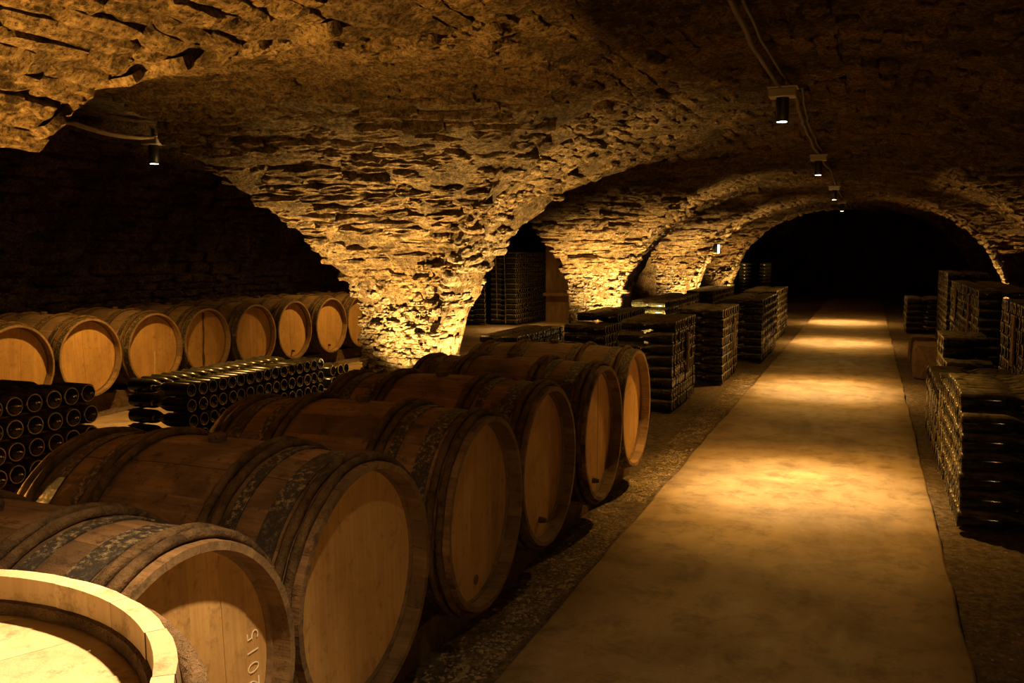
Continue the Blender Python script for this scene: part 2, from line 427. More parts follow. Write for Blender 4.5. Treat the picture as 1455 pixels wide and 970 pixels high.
# ---- side aisle on the left: vault, far wall
AX = -5.58
def aisle_pt(a, v, y0=-1.3, y1=19.):
    """a 0 at the pier side crown edge .. 1 at the foot of the far wall"""
    if a < .3:
        t_ = max(a, 0)/.3; x = -3.96 + (AX+3.96)*t_; z = 2.15 + .10*math.sin(t_*PI/2)
    else:
        w = min((a-.3)/.7, .9995)*PI/2; x = AX - 1.62*math.sin(w)**(2/2.3); z = -.05 + 2.30*math.cos(w)**(2/2.3)
    return Vector((x, y0+(y1-y0)*v, z))
ref = lambda a, u: Vector((AX, -1.3+20.3*u, .9))
V, F = patch(aisle_pt, ref, 0, .9999, 40, 120, .05, 2., .02)
base = tag(link('aisle_ceiling', mesh_np('aisle_ceiling', V, F, 'mortar')), 'dark stone vault over the side aisle behind the rear barrels', kind='structure')
st = []; fa = lambda a, v: aisle_pt(a, .16+.56*v)
lay_stones(fa, lambda a, u: Vector((AX, -1.3+20.3*(.16+.56*u), .9)), .25, .99, lambda z: (.10, .18, .5), st, 77, 1.5)
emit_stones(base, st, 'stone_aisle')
# end of the side aisle
V = []; F = []
def wall(name, verts, label, mat='mortar', nx=24, ny=16, amp=.05):
    a, b_, c, d = [Vector(v) for v in verts]; V = []; F = []; n = (b_-a).cross(d-a).normalized()
    for j in range(ny+1):
        for i in range(nx+1):
            u, v = i/nx, j/ny; p = a*(1-u)*(1-v)+b_*u*(1-v)+c*u*v+d*(1-u)*v
            V.append(p + n*fbm(p, 1.8, 4)*amp)
    for j in range(ny):
        for i in range(nx):
            q = j*(nx+1)+i; F.append((q, q+1, q+nx+2, q+nx+1))
    return tag(link(name, mesh_np(name, V, F, mat)), label, kind='structure')
wall('wall_aisle_end', [(-7.4, 17.6, -.05), (-3.9, 17.6, -.05), (-3.9, 17.6, 2.4), (-7.4, 17.6, 2.4)], 'dark end wall of the side aisle')
wall('wall_right', [(XC+XA+.06, 28.4, -.05), (XC+XA+.06, -1.6, -.05), (XC+XA+.06, -1.6, 2.6), (XC+XA+.06, 28.4, 2.6)], 'dark stone wall behind the right hand piers', nx=80)
wall('wall_far', [(-4.6, 28., -.05), (4.2, 28., -.05), (4.2, 28., 3.4), (-4.6, 28., 3.4)], 'dark rough wall closing the end chamber', nx=50, ny=24)
wall('wall_far_left', [(-4.4, 23.2, -.05), (-4.4, 28.2, -.05), (-4.4, 28.2, 3.4), (-4.4, 23.2, 3.4)], 'dark side wall of the end chamber')
wall('wall_far_front', [(-4.5, 23.16, 2.26), (4.2, 23.16, 2.26), (4.2, 23.16, 3.4), (-4.5, 23.16, 3.4)], 'wall above the last arch seen from the chamber')
wall('ceiling_far', [(-4.6, 23.1, 3.1), (4.2, 23.1, 3.1), (4.2, 28.2, 3.1), (-4.6, 28.2, 3.1)], 'dark ceiling of the end chamber')
wall('wall_back', [(4.2, -1.35, -.05), (-7.4, -1.35, -.05), (-7.4, -1.35, 2.6), (4.2, -1.35, 2.6)], 'rough wall closing the cellar behind the camera')

mb = MB().box((-1.6, 11., 2.62), (12.4, 25.2, .1)); o = mb.build('light_leak_slab', 'mortar'); tag(o, 'added backing slab above the vaults that blocks light leaks', kind='structure')  # unseen slab added behind the vault seams to keep light from leaking
# ================================================================== FLOOR
def ground_z(x, y): return -.022 + .018*fbm((x, y, .3), 1.3, 3) + .008*fbm((x, y, 4.), 7., 2)
V = []; F = []; xs = np.concatenate([np.arange(-7.6, -1.9, .16), np.arange(-1.9, 1.6, .05), np.arange(1.6, 4.3, .16)])
ys = np.concatenate([np.arange(-1.6, 1.4, .2), np.arange(1.4, 8, .05), np.arange(8, 28.6, .2)])
for y in ys:
    for x in xs: V.append((x, y, ground_z(x, y)))
nx = len(xs)
for j in range(len(ys)-1):
    for i in range(nx-1): q = j*nx+i; F.append((q, q+1, q+nx+1, q+nx))
tag(link('floor', mesh_np('floor', V, F, 'dirt', True)), 'brown earth floor on either side of the concrete path', kind='structure')
def slab(name, x0, x1, y0, y1, label, step=.06, z=.0):
    V = []; F = []; n = int((y1-y0)/step); cols = 10
    for j in range(n+1):
        y = y0+(y1-y0)*j/n
        l = x0 + .012*fbm((0, y, 1.), 2.2, 4); r = x1 + .012*fbm((5, y, 2.), 2.2, 4)
        row = [(l-.006, y, -.08), (l, y, z-.008)]
        for i in range(cols+1):
            x = l+.012+(r-l-.024)*i/cols; row.append((x, y, z + .003*fbm((x, y, 7), 1.5, 2)))
        row += [(r, y, z-.008), (r+.006, y, -.08)]; V += row
    k = cols+5
    for j in range(n):
        for i in range(k-1): q = j*k+i; F.append((q, q+1, q+k+1, q+k))
    F.append(tuple(range(k))[::-1]); F.append(tuple(range(n*k, n*k+k)))
    return tag(link(name, mesh_np(name, V, F, 'concrete', True)), label, kind='structure')
slab('path', -1.0, .34, -1.3, 26., 'worn smooth concrete path running down the middle of the cellar')
slab('aisle_path', -5.5, -4.55, -1.2, 17.3, 'worn concrete path in the side aisle in front of the rear barrels', .1)

# loose gravel beside the path
def gravel():
    r = random.Random(5); V = []; F = []
    ico = [(0, 0, 1), (.9, 0, .3), (.28, .85, .3), (-.72, .52, .3), (-.72, -.52, .3), (.28, -.85, .3)]
    fi = [(0, 1, 2), (0, 2, 3), (0, 3, 4), (0, 4, 5), (0, 5, 1)]
    def put(x, y, s):
        a = r.uniform(0, 6.3); c, s_ = math.cos(a), math.sin(a); n = len(V); sx, sy, sz = s*r.uniform(.7, 1.3), s*r.uniform(.7, 1.3), s*r.uniform(.4, .8); z = ground_z(x, y)-s*.25
        for p in ico:
            V.append((x+(p[0]*c-p[1]*s_)*sx, y+(p[0]*s_+p[1]*c)*sy, z+p[2]*sz))
        F.extend([(n+a_, n+b_, n+c_) for a_, b_, c_ in fi])
    for _ in range(14000):
        y = 1.2+8.5*r.random()**1.25; x = -1.03-abs(r.gauss(0, .17))
        if x < -1.22: continue
        if fbm((x, y, 2.), 3.5, 3) + .25 < r.uniform(-.35, .35): continue
        put(x, y, .0045+.009*r.random()**2.2)
    for _ in range(2600):
        y = 2.4+6*r.random()**1.3; put(.37+abs(r.gauss(0, .35)), y, .003+.005*r.random()**3)
    return mesh_np('gravel', V, F, 'gravel')
ring_wood('gravel', (.52, .40, .25), (.22, .155, .09))
tag(link('gravel', gravel()), 'loose gravel scattered beside the concrete path', 'gravel', kind='stuff')

# ================================================================== BARRELS
RB, RE, HL = .336, .311, .465           # bilge radius, end radius, half length
def rad(x): return RB-(RB-RE)*(abs(x)/HL)**2.0
NST = 22
def stave_mesh(mats):
    mb = MB(); n = 9; w = 2*PI/NST*.5*.992; V = []; F = []; th = .026
    xs_ = [-HL + 2*HL*i/n for i in range(n+1)]
    for x in xs_:
        r = rad(x); t_ = th if abs(x) < HL-.001 else .017
        arc = [(-w + 2*w*q/4) for q in range(5)]
        for q, aa in enumerate(arc): rr_ = r-(.0012 if q in (0, 4) else 0); V.append((x, rr_*math.sin(aa), rr_*math.cos(aa)))
        for aa in arc[::-1]: V.append((x, (r-t_)*math.sin(aa), (r-t_)*math.cos(aa)))
    I = []
    for i in range(n):
        for k_ in range(10):
            a, b_ = i*10+k_, i*10+(k_+1) % 10; F.append((a, b_, b_+10, a+10))
            I.append(1 if 5 <= k_ <= 8 and (i in (0, n-1)) else 0)
    F.append(tuple(range(10))); F.append(tuple(n*10+q for q in range(9, -1, -1))); I += [1, 1]
    return mesh_np('stave', V, F, mats, False, I)
def torus_mesh(name, x, r_add, minor, mat, wob, seed, n=56, m=6):
    V = []; F = []
    for i in range(n):
        a = 2*PI*i/n; R_ = rad(x)+r_add; dx = wob*fbm((math.cos(a)*2, math.sin(a)*2, seed), 1., 2); mr = minor*(1+.18*fbm((math.cos(a)*5, math.sin(a)*5, seed+9), 1., 2))
        for j in range(m):
            b_ = 2*PI*j/m; rr_ = R_+mr*math.cos(b_); V.append((x+dx+mr*1.1*math.sin(b_), rr_*math.sin(a), rr_*math.cos(a)))
    for i in range(n):
        for j in range(m): F.append((i*m+j, i*m+(j+1) % m, ((i+1) % n)*m+(j+1) % m, ((i+1) % n)*m+j))
    return mesh_np(name, V, F, mat, True)
def band_mesh(name, x, wd_, mat, n=56):
    V = []; F = []
    for i in range(n):
        a = 2*PI*i/n
        for (dx, dr) in ((-wd_/2, .0), (-wd_/2, .004), (wd_/2, .004), (wd_/2, 0)):
            rr_ = rad(x+dx)+dr; V.append((x+dx, rr_*math.sin(a), rr_*math.cos(a)))
    for i in range(n):
        for j in range(4): F.append((i*4+j, i*4+(j+1) % 4, ((i+1) % n)*4+(j+1) % 4, ((i+1) % n)*4+j))
    return mesh_np(name, V, F, mat, False)
RH = RE-.018; XH = HL-.055
def head_boards(mat, sign, XH=XH):
    ws = [-1, -.74, -.42, -.10, .22, .52, .77, 1]; res = []
    for a, b_ in zip(ws[:-1], ws[1:]):
        y0, y1 = a*RH+.0002, b_*RH-.0002; pts = []; n = 6
        for i in range(n+1):
            y = y0+(y1-y0)*i/n; pts.append((y, math.sqrt(max(RH*RH-y*y, 0))))
        loop = pts + [(y, -z) for y, z in reversed(pts)]
        L = len(loop); xo, xi = sign*XH, sign*(XH-.02)
        V = [(xo, y, z) for y, z in loop] + [(xi, y, z) for y, z in loop]
        F = [tuple(range(L)) if sign > 0 else tuple(range(L))[::-1]] + [(i, (i+1) % L, L+(i+1) % L, L+i) for i in range(L)]
        res.append(mesh_np('head_board', V, F, mat))
    return res
def croze_mesh(mat, XH=XH):
    mb = MB(); n = 48; V = []; F = []
    for i in range(n):
        a = 2*PI*i/n
        for (x, r) in ((XH+.0005, RH-.006), (XH+.010, RH-.003), (XH+.012, RH+.004)): V.append((x, r*math.sin(a), r*math.cos(a)))
    for i in range(n):
        for j in range(2): F.append((i*3+j, i*3+j+1, ((i+1) % n)*3+j+1, ((i+1) % n)*3+j))
    return mesh_np('croze', V, F, mat)
BUNG = MB().lathe([(RB-.01, .022), (RB+.012, .026), (RB+.018, .025), (RB+.019, .0)], 14).mesh('bung', 'timber')
SPIGOT = MB().lathe([(XH-.005, .013), (XH+.006, .013), (XH+.03, .009), (XH+.032, 0)], 10, 'X', (0, 0, 0)).mesh('spigot', 'wick_iron')
PLUG = MB().lathe([(XH-.004, .017), (XH+.003, .017), (XH+.005, .012), (XH+.0055, 0)], 12, 'X').mesh('plug', 'timber')
BACK = MB().lathe([(-XH, 0), (-XH, RH), (-XH+.02, RH), (-XH+.02, 0)], 32, 'X').mesh('head', 'oak_head')
KIT = {}
def kit(style):
    if style in KIT: return KIT[style]
    d = {}
    sm, hm = {'near': ('oak_stave', 'oak_head'), 'aisle': ('oak_stave_aisle', 'oak_head'), 'pale': ('oak_stave_aisle', 'oak_pale')}[style]
    d['stave'] = stave_mesh([sm, 'oak_pale' if style == 'pale' else ('oak_chime' if style == 'near' else 'oak_rim')])
    xh = HL-.034 if style == 'pale' else XH
    d['boards'] = head_boards(hm, 1, xh)
    d['front'] = MB().lathe([(xh-.034, 0), (xh-.034, RH-.004), (xh-.021, RH-.004), (xh-.021, 0)], 32, 'X').mesh('head', hm)
    hoops = []
    if style == 'aisle':
        for s in (-1, 1):
            hoops += [band_mesh('metal_hoop', s*.44, .04, 'hoop_metal'), band_mesh('metal_hoop', s*.345, .036, 'hoop_metal'), band_mesh('metal_hoop', s*.14, .036, 'hoop_metal')]
            hoops += [torus_mesh('wooden_hoop', s*.40, .008, .011, 'hoop_wood', .003, 3+s), torus_mesh('wooden_hoop', s*.19, .008, .011, 'hoop_wood', .003, 7+s)]
    else:
        for s in (-1, 1):
            hoops += [torus_mesh('wooden_hoop', s*.437, .009, .0115, 'hoop_wood', .004, 1+s), torus_mesh('wooden_hoop', s*.405, .009, .0115, 'hoop_wood', .005, 4+s),
                      band_mesh('metal_hoop', s*.352, .052, 'hoop_metal'),
                      torus_mesh('wooden_hoop', s*.205, .009, .0115, 'hoop_wood', .005, 9+s), torus_mesh('wooden_hoop', s*.172, .010, .0115, 'hoop_wood', .005, 13+s),
                      band_mesh('metal_hoop', s*.245, .03, 'hoop_metal')]
    d['hoops'] = hoops; d['croze'] = croze_mesh('timber' if style == 'pale' else 'oak_chime', xh); KIT[style] = d; return d
def barrel(style, loc, label, group, rotz=0., tilt=0., roll=0., plug=None, upright=False):
    K = kit(style); r = random.Random(hash((round(loc[0], 2), round(loc[1], 2))) & 0xffff)
    rt = root('wine_barrel', label, 'barrel', loc, group, (0, 0, rotz))
    if upright: C0 = Matrix.Translation((0, 0, HL)) @ Matrix.Rotation(-PI/2, 4, 'Y')
    else: C0 = Matrix.Translation((0, 0, RB+.002)) @ Matrix.Rotation(roll, 4, 'X')
    for i in range(NST):
        s = r.uniform(.997, 1.002); link('stave', K['stave'], rt, C0 @ Matrix.Rotation(2*PI*i/NST, 4, 'X') @ Matrix.Diagonal((1, s, s, 1)))
    hd = link('head', K['front'], rt, C0); link('head', BACK, rt, C0)
    for b_ in K['boards']: link('head_board', b_, hd, Matrix.Translation((r.uniform(-.0012, .0012), 0, 0)))
    link('croze', K['croze'], hd)
    for h_ in K['hoops']: link(h_.name.split('.')[0], h_, rt, C0 @ Matrix.Rotation(r.randrange(4)*PI/2, 4, 'X'))
    link('bung', BUNG, rt, C0)
    if plug == 'spigot': link('spigot', SPIGOT, hd, Matrix.Translation((0, 0, -RH+.065)))
    if plug == 'plug': link('plug', PLUG, hd, Matrix.Translation((0, .02, -RH+.06)))
    return rt
RAIL = .095
XB = -1.12-HL
ny = [1.235, 1.915, 2.60, 3.29, 3.985, 4.69]
nl = ['old dark oak barrel with a chalked year on its head beside the upright barrel',
      'old oak barrel with flaking black hoop, next after the chalk-marked barrel',
      'old oak barrel with a round plug low on its head, third in the row',
      'shaded old oak barrel with a thin spigot low on its head, fourth in the row',
      'old oak barrel with dark spigot, last but one before the bottle stack',
      'pale dusty oak barrel at the end of the row beside the bottle stack']
pl = [None, None, 'plug', 'spigot', 'spigot', None]
near_barrels = []
for i, y in enumerate(ny):
    near_barrels.append(barrel('near' if i < 5 else 'aisle', (XB + (.012, -.012, .012, -.012, .01, -.01)[i], y, RAIL), nl[i], 'barrels lying in a row beside the path', random.Random(i).uniform(-.015, .015), roll=(.05, .02, -.03, .06, -.02, .03)[i], plug=pl[i]))
up_b = barrel('pale', (-.70, .30, .035), 'upright oak barrel with brightly lit pale head in the foreground', None, 1.1, upright=True)
ry = [5.36+.682*(i-2) for i in range(9)]
rl = ['light oak barrel in the aisle row, farthest from the broad lit pier', 'light oak barrel behind the short bottle stack by the aisle path',
      'light oak barrel with bright head behind the gap between the two low stacks', 'light oak barrel with a drip stain down its head in the aisle row',
      'oak barrel with a dark reddish streak down its head in the aisle row', 'plain dim oak barrel, fourth from the broad pier in the aisle row',
      'oak barrel with dark spigot, third from the broad pier in the aisle row', 'pale oak barrel, second from the broad pier in the aisle row', 'oak barrel half hidden by the broad lit pier']
rear_barrels = []
for i, y in enumerate(ry):
    rb_ = barrel('aisle', (-5.68-HL+(.013 if i % 2 else -.013), y, RAIL), rl[i], 'barrels lying in a row in the side aisle', random.Random(i+40).uniform(-.02, .02), roll=random.Random(i).uniform(-.06, .06), plug='spigot' if i not in (4,) else None); rear_barrels.append(rb_)
# stains on two rear heads: thin irregular films on the boards
simple('stain_dark', (.10, .045, .02), .6); simple('stain_pale', (.72, .50, .24), .6)
def stain(b_, y0, w, z0, z1, mat, seed):
    V = []; F = []; n = 24
    for i in range(n+1):
        z = z0+(z1-z0)*i/n; a = w*(.6+.5*fbm((seed, z*9, 0), 1., 3)); c = y0+.006*fbm((seed+5, z*7, 0), 1., 3)
        V += [(XH+.0022, c-a, z), (XH+.0022, c+a, z)]
    F = [(2*i, 2*i+1, 2*i+3, 2*i+2) for i in range(n)]
    hd = [c for c in b_.children if c.name.startswith('head')][0]
    link('wine_stain', mesh_np('wine_stain', V, F, mat), hd)
stain(rear_barrels[4], -.01, .022, -.27, .27, 'stain_dark', 1.)
stain(rear_barrels[3], .03, .014, -.26, -.02, 'stain_pale', 2.)
def timber_bar(loc, dims, label, group, cat='rail'):
    bm = bmesh.new(); bmesh.ops.create_cube(bm, size=1)
    for v in bm.verts: v.co = Vector((v.co.x*dims[0], v.co.y*dims[1], v.co.z*dims[2]))
    bmesh.ops.subdivide_edges(bm, edges=[e for e in bm.edges if abs((e.verts[0].co-e.verts[1].co).y) > dims[1]*.5], cuts=14)
    for v in bm.verts: v.co += Vector((fbm(v.co+Vector(loc), 3., 2)*.008, 0, 0))
    me = bpy.data.meshes.new('rail'); bm.to_mesh(me); bm.free(); me.materials.append(MAT['timber'])
    o = link('wooden_rail', me); o.location = loc
    return tag(o, label, cat, group)
for (x, y0, y1, nm, en) in ((XB+.28, .95, 5.05, 'foreground', 'front'), (XB-.28, .95, 5.05, 'foreground', 'back'), (-5.68-HL+.28, 3.7, 9.8, 'aisle', 'front'), (-5.68-HL-.28, 3.7, 9.8, 'aisle', 'back')):
    hgt = RAIL+rad(.28)*0+ (RB-rad(.28)) + .03
    timber_bar((x, (y0+y1)/2, hgt/2-.03), (.09, y1-y0, hgt), 'dark timber rail on the ground under the %s heads of the %s barrels' % (en, nm), 'timber rails under the %s barrels' % nm)
# board under the upright barrel
mb = MB().box((0, 0, 0), (.74, .74, .035), bev=.004)
o = mb.build('base_board', 'timber'); o.location = (-.70, .30, .0175); tag(o, 'wooden board under the upright foreground barrel', 'board')
# chalk year on the first barrel's head
def text_mesh(txt, size):
    cu = bpy.data.curves.new('t', 'FONT'); cu.body = txt; cu.size = size; cu.extrude = .0004; cu.offset = -.0014; cu.space_character = 1.25
    cu.resolution_u = 3
    ob = bpy.data.objects.new('t', cu); COL.objects.link(ob); bpy.context.view_layer.update()
    me = bpy.data.meshes.new_from_object(ob.evaluated_get(bpy.context.evaluated_depsgraph_get()))
    bpy.data.objects.remove(ob); me.materials.append(MAT['chalk']); return me
tm = text_mesh('2015', .056)
# head faces +X; letters read upwards: text x -> +Z, text y -> -Y... seen from the front (+X) right is +Y
Mx = Matrix(((0, 0, 1, XH+.0012), (0, -1, 0, .258), (1, 0, 0, RB+.002-.075), (0, 0, 0, 1)))
o = link('chalk_number', tm, near_barrels[0], Mx); o['label'] = 'chalk year written sideways on the head'

# ================================================================== BOTTLES
def bottle_prof(full):
    if full: return [(.026, 0), (.022, .014), (.006, .031), (.0, .0355), (.0, .0395), (.003, .0425), (.009, .044), (.165, .044), (.19, .0415), (.215, .033), (.24, .0215), (.262, .0165), (.288, .0148), (.289, .0165), (.297, .0165)]
    return [(.014, 0), (.0, .036), (.002, .042), (.010, .044), (.165, .044), (.20, .038), (.235, .022), (.29, .0155)]
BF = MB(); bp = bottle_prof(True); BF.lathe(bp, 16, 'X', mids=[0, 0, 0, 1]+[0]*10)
BOTTLE = BF.mesh('bottle', ['bottle_glass', 'ring_glint'], True); BOTTLE_C = BF.mesh('bottle', ['bottle_glass_clean', 'ring_glint'], True)
CORK = MB().lathe([(.294, .0168), (.309, .0168), (.3095, .0)], 10, 'X').mesh('cork', 'cork')
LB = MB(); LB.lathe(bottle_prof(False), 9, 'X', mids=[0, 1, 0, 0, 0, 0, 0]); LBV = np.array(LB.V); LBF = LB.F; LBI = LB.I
stuffV = []; stuffF = []; stuffI = []; stuffn = 0; N_IND = 0
def put_bottle(x, y, z, flip, label, group, indiv, r, clean=False):
    global stuffn, N_IND
    M = Matrix.Translation((x, y, z)) @ Matrix.Rotation((PI if flip else 0)+r.gauss(0, .012), 4, 'Z') @ Matrix.Rotation(r.gauss(0, .01), 4, 'Y')
    if indiv and N_IND < 300:
        N_IND += 1
        o = link('champagne_bottle', BOTTLE_C if clean else BOTTLE, None, M); tag(o, label, 'bottle', group)
        link('cork', CORK, o)
    else:
        A = np.array(M); V = LBV @ A[:3, :3].T + A[:3, 3]; stuffV.append(V)
        stuffF.extend([tuple(i+stuffn for i in f) for f in LBF]); stuffI.extend(LBI); stuffn += len(V)
ORD = 'first second third fourth fifth sixth seventh eighth ninth tenth eleventh twelfth thirteenth fourteenth fifteenth sixteenth seventeenth eighteenth nineteenth twentieth'.split()
ORD += ['twenty-'+o_ for o_ in ORD[:9]]
def stack(seed, face_x, out, width, y0, ncol, lay, label=None, group=None, indiv=None, laths=False, pitch=.0925, lp=.0895, z0=.0, clean=False, rev=False):
    """face_x: the side towards the path whose normal is out (+1/-1); lay(c) layers of column c"""
    r = random.Random(seed)
    bx = face_x - out*width; hmax = max(lay(c) for c in range(ncol))
    if laths: lp = .0965
    for c in range(ncol):
        y = y0+.046+c*pitch
        for l in range(lay(c)):
            z = z0+.045+l*lp; top = l >= lay(c)-1 or (c > 0 and l >= lay(c-1)) or (c < ncol-1 and l >= lay(c+1))
            j = r.uniform(-.006, .006)
            nm = label and label % (ORD[l], ORD[ncol-1-c if rev else c])
            put_bottle(face_x+j, y+r.uniform(-.0012, .0012), z, out > 0, nm and nm+', base outward', group, indiv and indiv(c, l, 'f'), r, clean)
            if top or c <= 0 or (c == ncol-1 and False):
                put_bottle(bx+r.uniform(-.006, .006), y+pitch*.5*(1 if c < ncol-1 else -1), z, out < 0, nm and nm+', neck outward', group, indiv and indiv(c, l, 'b'), r, clean)
    L = ncol*pitch
    if laths:
        for l in range(hmax-1):
            for dx in (.07, width-.07):
                cols = [c for c in range(ncol) if lay(c) > l+1]
                ya, yb = y0+min(cols)*pitch-.01, y0+(max(cols)+1)*pitch+.02
                mb = MB().box((0, 0, 0), (.03, yb-ya, .0062), bev=.0008)
                o = mb.build('wooden_lath', 'timber'); o.location = (face_x-out*dx, (ya+yb)/2, z0+.045+l*lp+lp/2)
                tag(o, 'thin dark lath above %s bottle layer of the %s, %s side' % (ORD[l], laths.split(' by')[0], 'outer' if dx < .1 else 'inner'), 'lath', 'laths in the %s' % laths)
# the two low stacks behind the foreground barrels
stack(1, -3.30, 1, .50, 2.36, 8, lambda c: 7, 'dark bottle in short aisle stack, %s layer up, %s from long stack', 'bottles in the short stack by the aisle path',
      lambda c, l, s: l >= 2, laths='short stack by the aisle path', pitch=.097, clean=True, rev=True)
stack(2, -3.80, 1, .52, 4.28, 16, lambda c: 5 if c > 0 else 5, 'dark bottle in long low stack, %s layer up, %s from short stack', 'bottles in the long low stack by the aisle barrels',
      lambda c, l, s: l >= 1, laths='long low stack by the aisle barrels', clean=True)
stack(3, -3.98, 1, .46, 6.12, 3, lambda c: 4, None, None, None, clean=True)
# right hand near stack
def r1(c): return 6 if c == 0 else (7 if c < 9 else (6 if c < 17 else 5))
stack(4, .42, -1, .52, 4.50, 29, r1, 'dusty bottle in stepped stack, %s layer up, %s from low end', 'bottles in the stepped stack at the path edge',
      lambda c, l, s: c < 12 or l >= r1(c)-1, z0=.0)
# stacks left of the path beyond the barrels
stack(5, -1.42, 1, .46, 7.04, 11, lambda c: 8 if 0 < c else 7)
stack(6, -1.28, 1, .46, 8.75, 12, lambda c: 8)
stack(7, -1.12, 1, .46, 10.7, 19, lambda c: 8)
stack(8, -2.40, 1, .46, 8.6, 18, lambda c: 7 if c > 4 else 6)
stack(9, -3.50, 1, .46, 9.0, 17, lambda c: 4)
stack(10, -2.45, 1, .46, 11.6, 28, lambda c: 7)
stack(11, -2.35, 1, .46, 14.9, 26, lambda c: 7)
stack(12, -1.20, 1, .46, 13.2, 20, lambda c: 8)
stack(13, -2.30, 1, .8, 23.6, 20, lambda c: 11)
# stacks on the right
stack(14, 1.0, -1, .5, 5.4, 30, lambda c: 10)
stack(15, 1.0, -1, .5, 9.8, 35, lambda c: 10)
stack(16, 1.0, -1, .5, 13.6, 20, lambda c: 11)
stack(17, .57, -1, .5, 15.4, 12, lambda c: 6)
stack(18, .62, -1, .36, 8.2, 12, lambda c: 6 if c > 3 else 4)
# wall of bottles in the side aisle
stack(19, -5.7, 1, .5, 14.6, 26, lambda c: 14)
stack(20, -6.25, 1, .5, 14.5, 1, lambda c: 14)
stack(21, -6.8, 1, .5, 14.4, 1, lambda c: 15)
me = mesh_np('stacked_bottles', np.vstack(stuffV), stuffF, ['bottle_glass', 'ring_glint'], True, stuffI)
tag(link('stacked_bottles', me), 'hundreds of dark bottles in the farther stacks along the path', 'bottles', kind='stuff')
print('individual bottles', N_IND)
# a few single bottles by the broad pier
rb = random.Random(3)
for (x, y, a) in ((-3.02, 7.25, .2), (-3.05, 7.36, .3)):
    o = link('champagne_bottle', BOTTLE, None, Matrix.Translation((x, y, ground_z(x, y)+.046)) @ Matrix.Rotation(PI+a, 4, 'Z'))
    link('cork', CORK, o); tag(o, 'loose dark bottle on the ground by the broad lit pier, '+('nearer the barrels' if y < 7.3 else 'farther from the barrels'), 'bottle', 'loose bottles by the broad pier')
# marker boards on the stacks
def board(x, y, z, h, w, label):
    mb = MB().box((0, 0, 0), (.014, w, h), bev=.002); o = mb.build('marker_board', 'board'); o.location = (x, y, z)
    o.rotation_euler = (random.Random(int(y*10)).uniform(-.03, .03), 0, 0); tag(o, label, 'board')
board(-1.404, 7.62, .42, .34, .07, 'narrow wooden marker board on the bottle stack next to the barrels')
board(-1.264, 9.45, .42, .34, .07, 'narrow wooden marker board on the second bottle stack left of the path')
board(.984, 7.35, .62, .36, .10, 'weathered upright board on the tall stack behind the stepped stack')
board(.984, 10.6, .62, .40, .10, 'pale upright board at the near end of the long stack along the wall')
board(.984, 12.1, .62, .40, .10, 'upright board at the far end of the long stack along the wall')
# rough blocks at the foot of the right stacks
def block(loc, dims, label, seed):
    bm = bmesh.new(); bmesh.ops.create_cube(bm, size=1)
    for v in bm.verts: v.co = Vector((v.co.x*dims[0], v.co.y*dims[1], v.co.z*dims[2]))
    bmesh.ops.bevel(bm, geom=bm.edges[:], offset=.015, segments=2, affect='EDGES')
    bmesh.ops.subdivide_edges(bm, edges=bm.edges[:], cuts=2, use_grid_fill=True)
    for v in bm.verts: v.co += Vector((fbm(v.co+Vector((seed, 0, 0)), 6, 3), fbm(v.co+Vector((0, seed, 0)), 6, 3), fbm(v.co+Vector((0, 0, seed)), 6, 3)))*.012
    me = bpy.data.meshes.new('block'); bm.to_mesh(me); bm.free(); me.materials.append(MAT['board'])
    o = link('rough_block', me); o.location = loc; tag(o, label, 'block')
block((.62, 11.6, .13), (.28, .5, .30), 'rough pale block beside the path, behind the other block', 1.)
block((.58, 10.2, .15), (.24, .6, .34), 'rough brown block leaning against the low bottle pile', 2.)
# plaster pier and ledge seen through the second opening
mb = MB(); mb.box((-4.95, 15.6, .75), (1.0, .35, 1.8), bev=.02); mb.box((-4.9, 15.36, .50), (1.1, .16, .06), bev=.01)
mb.build('plaster_pier', 'plaster'); tag(bpy.data.objects['plaster_pier'], 'stained plaster pier with a ledge in the side aisle', kind='structure')
# cords hanging in the second opening
for i, (x, y, z0, z1) in enumerate(((-3.80, 9.0, .55, 2.02), (-3.74, 9.1, .48, 2.05))):
    pts = [(x+.03*math.sin(q*2.2)+.02*q, y+.06*q, z1+(z0-z1)*q) for q in np.linspace(0, 1, 12)]
    o = MB().tube(pts, .0042, 5).build('hanging_cord', 'cord', smooth=True); tag(o, ('thin pale cord hanging in the opening, nearer the broad pier', 'longer thin pale cord hanging in the opening beyond the broad pier')[i], 'cord', 'cords hanging in the opening')

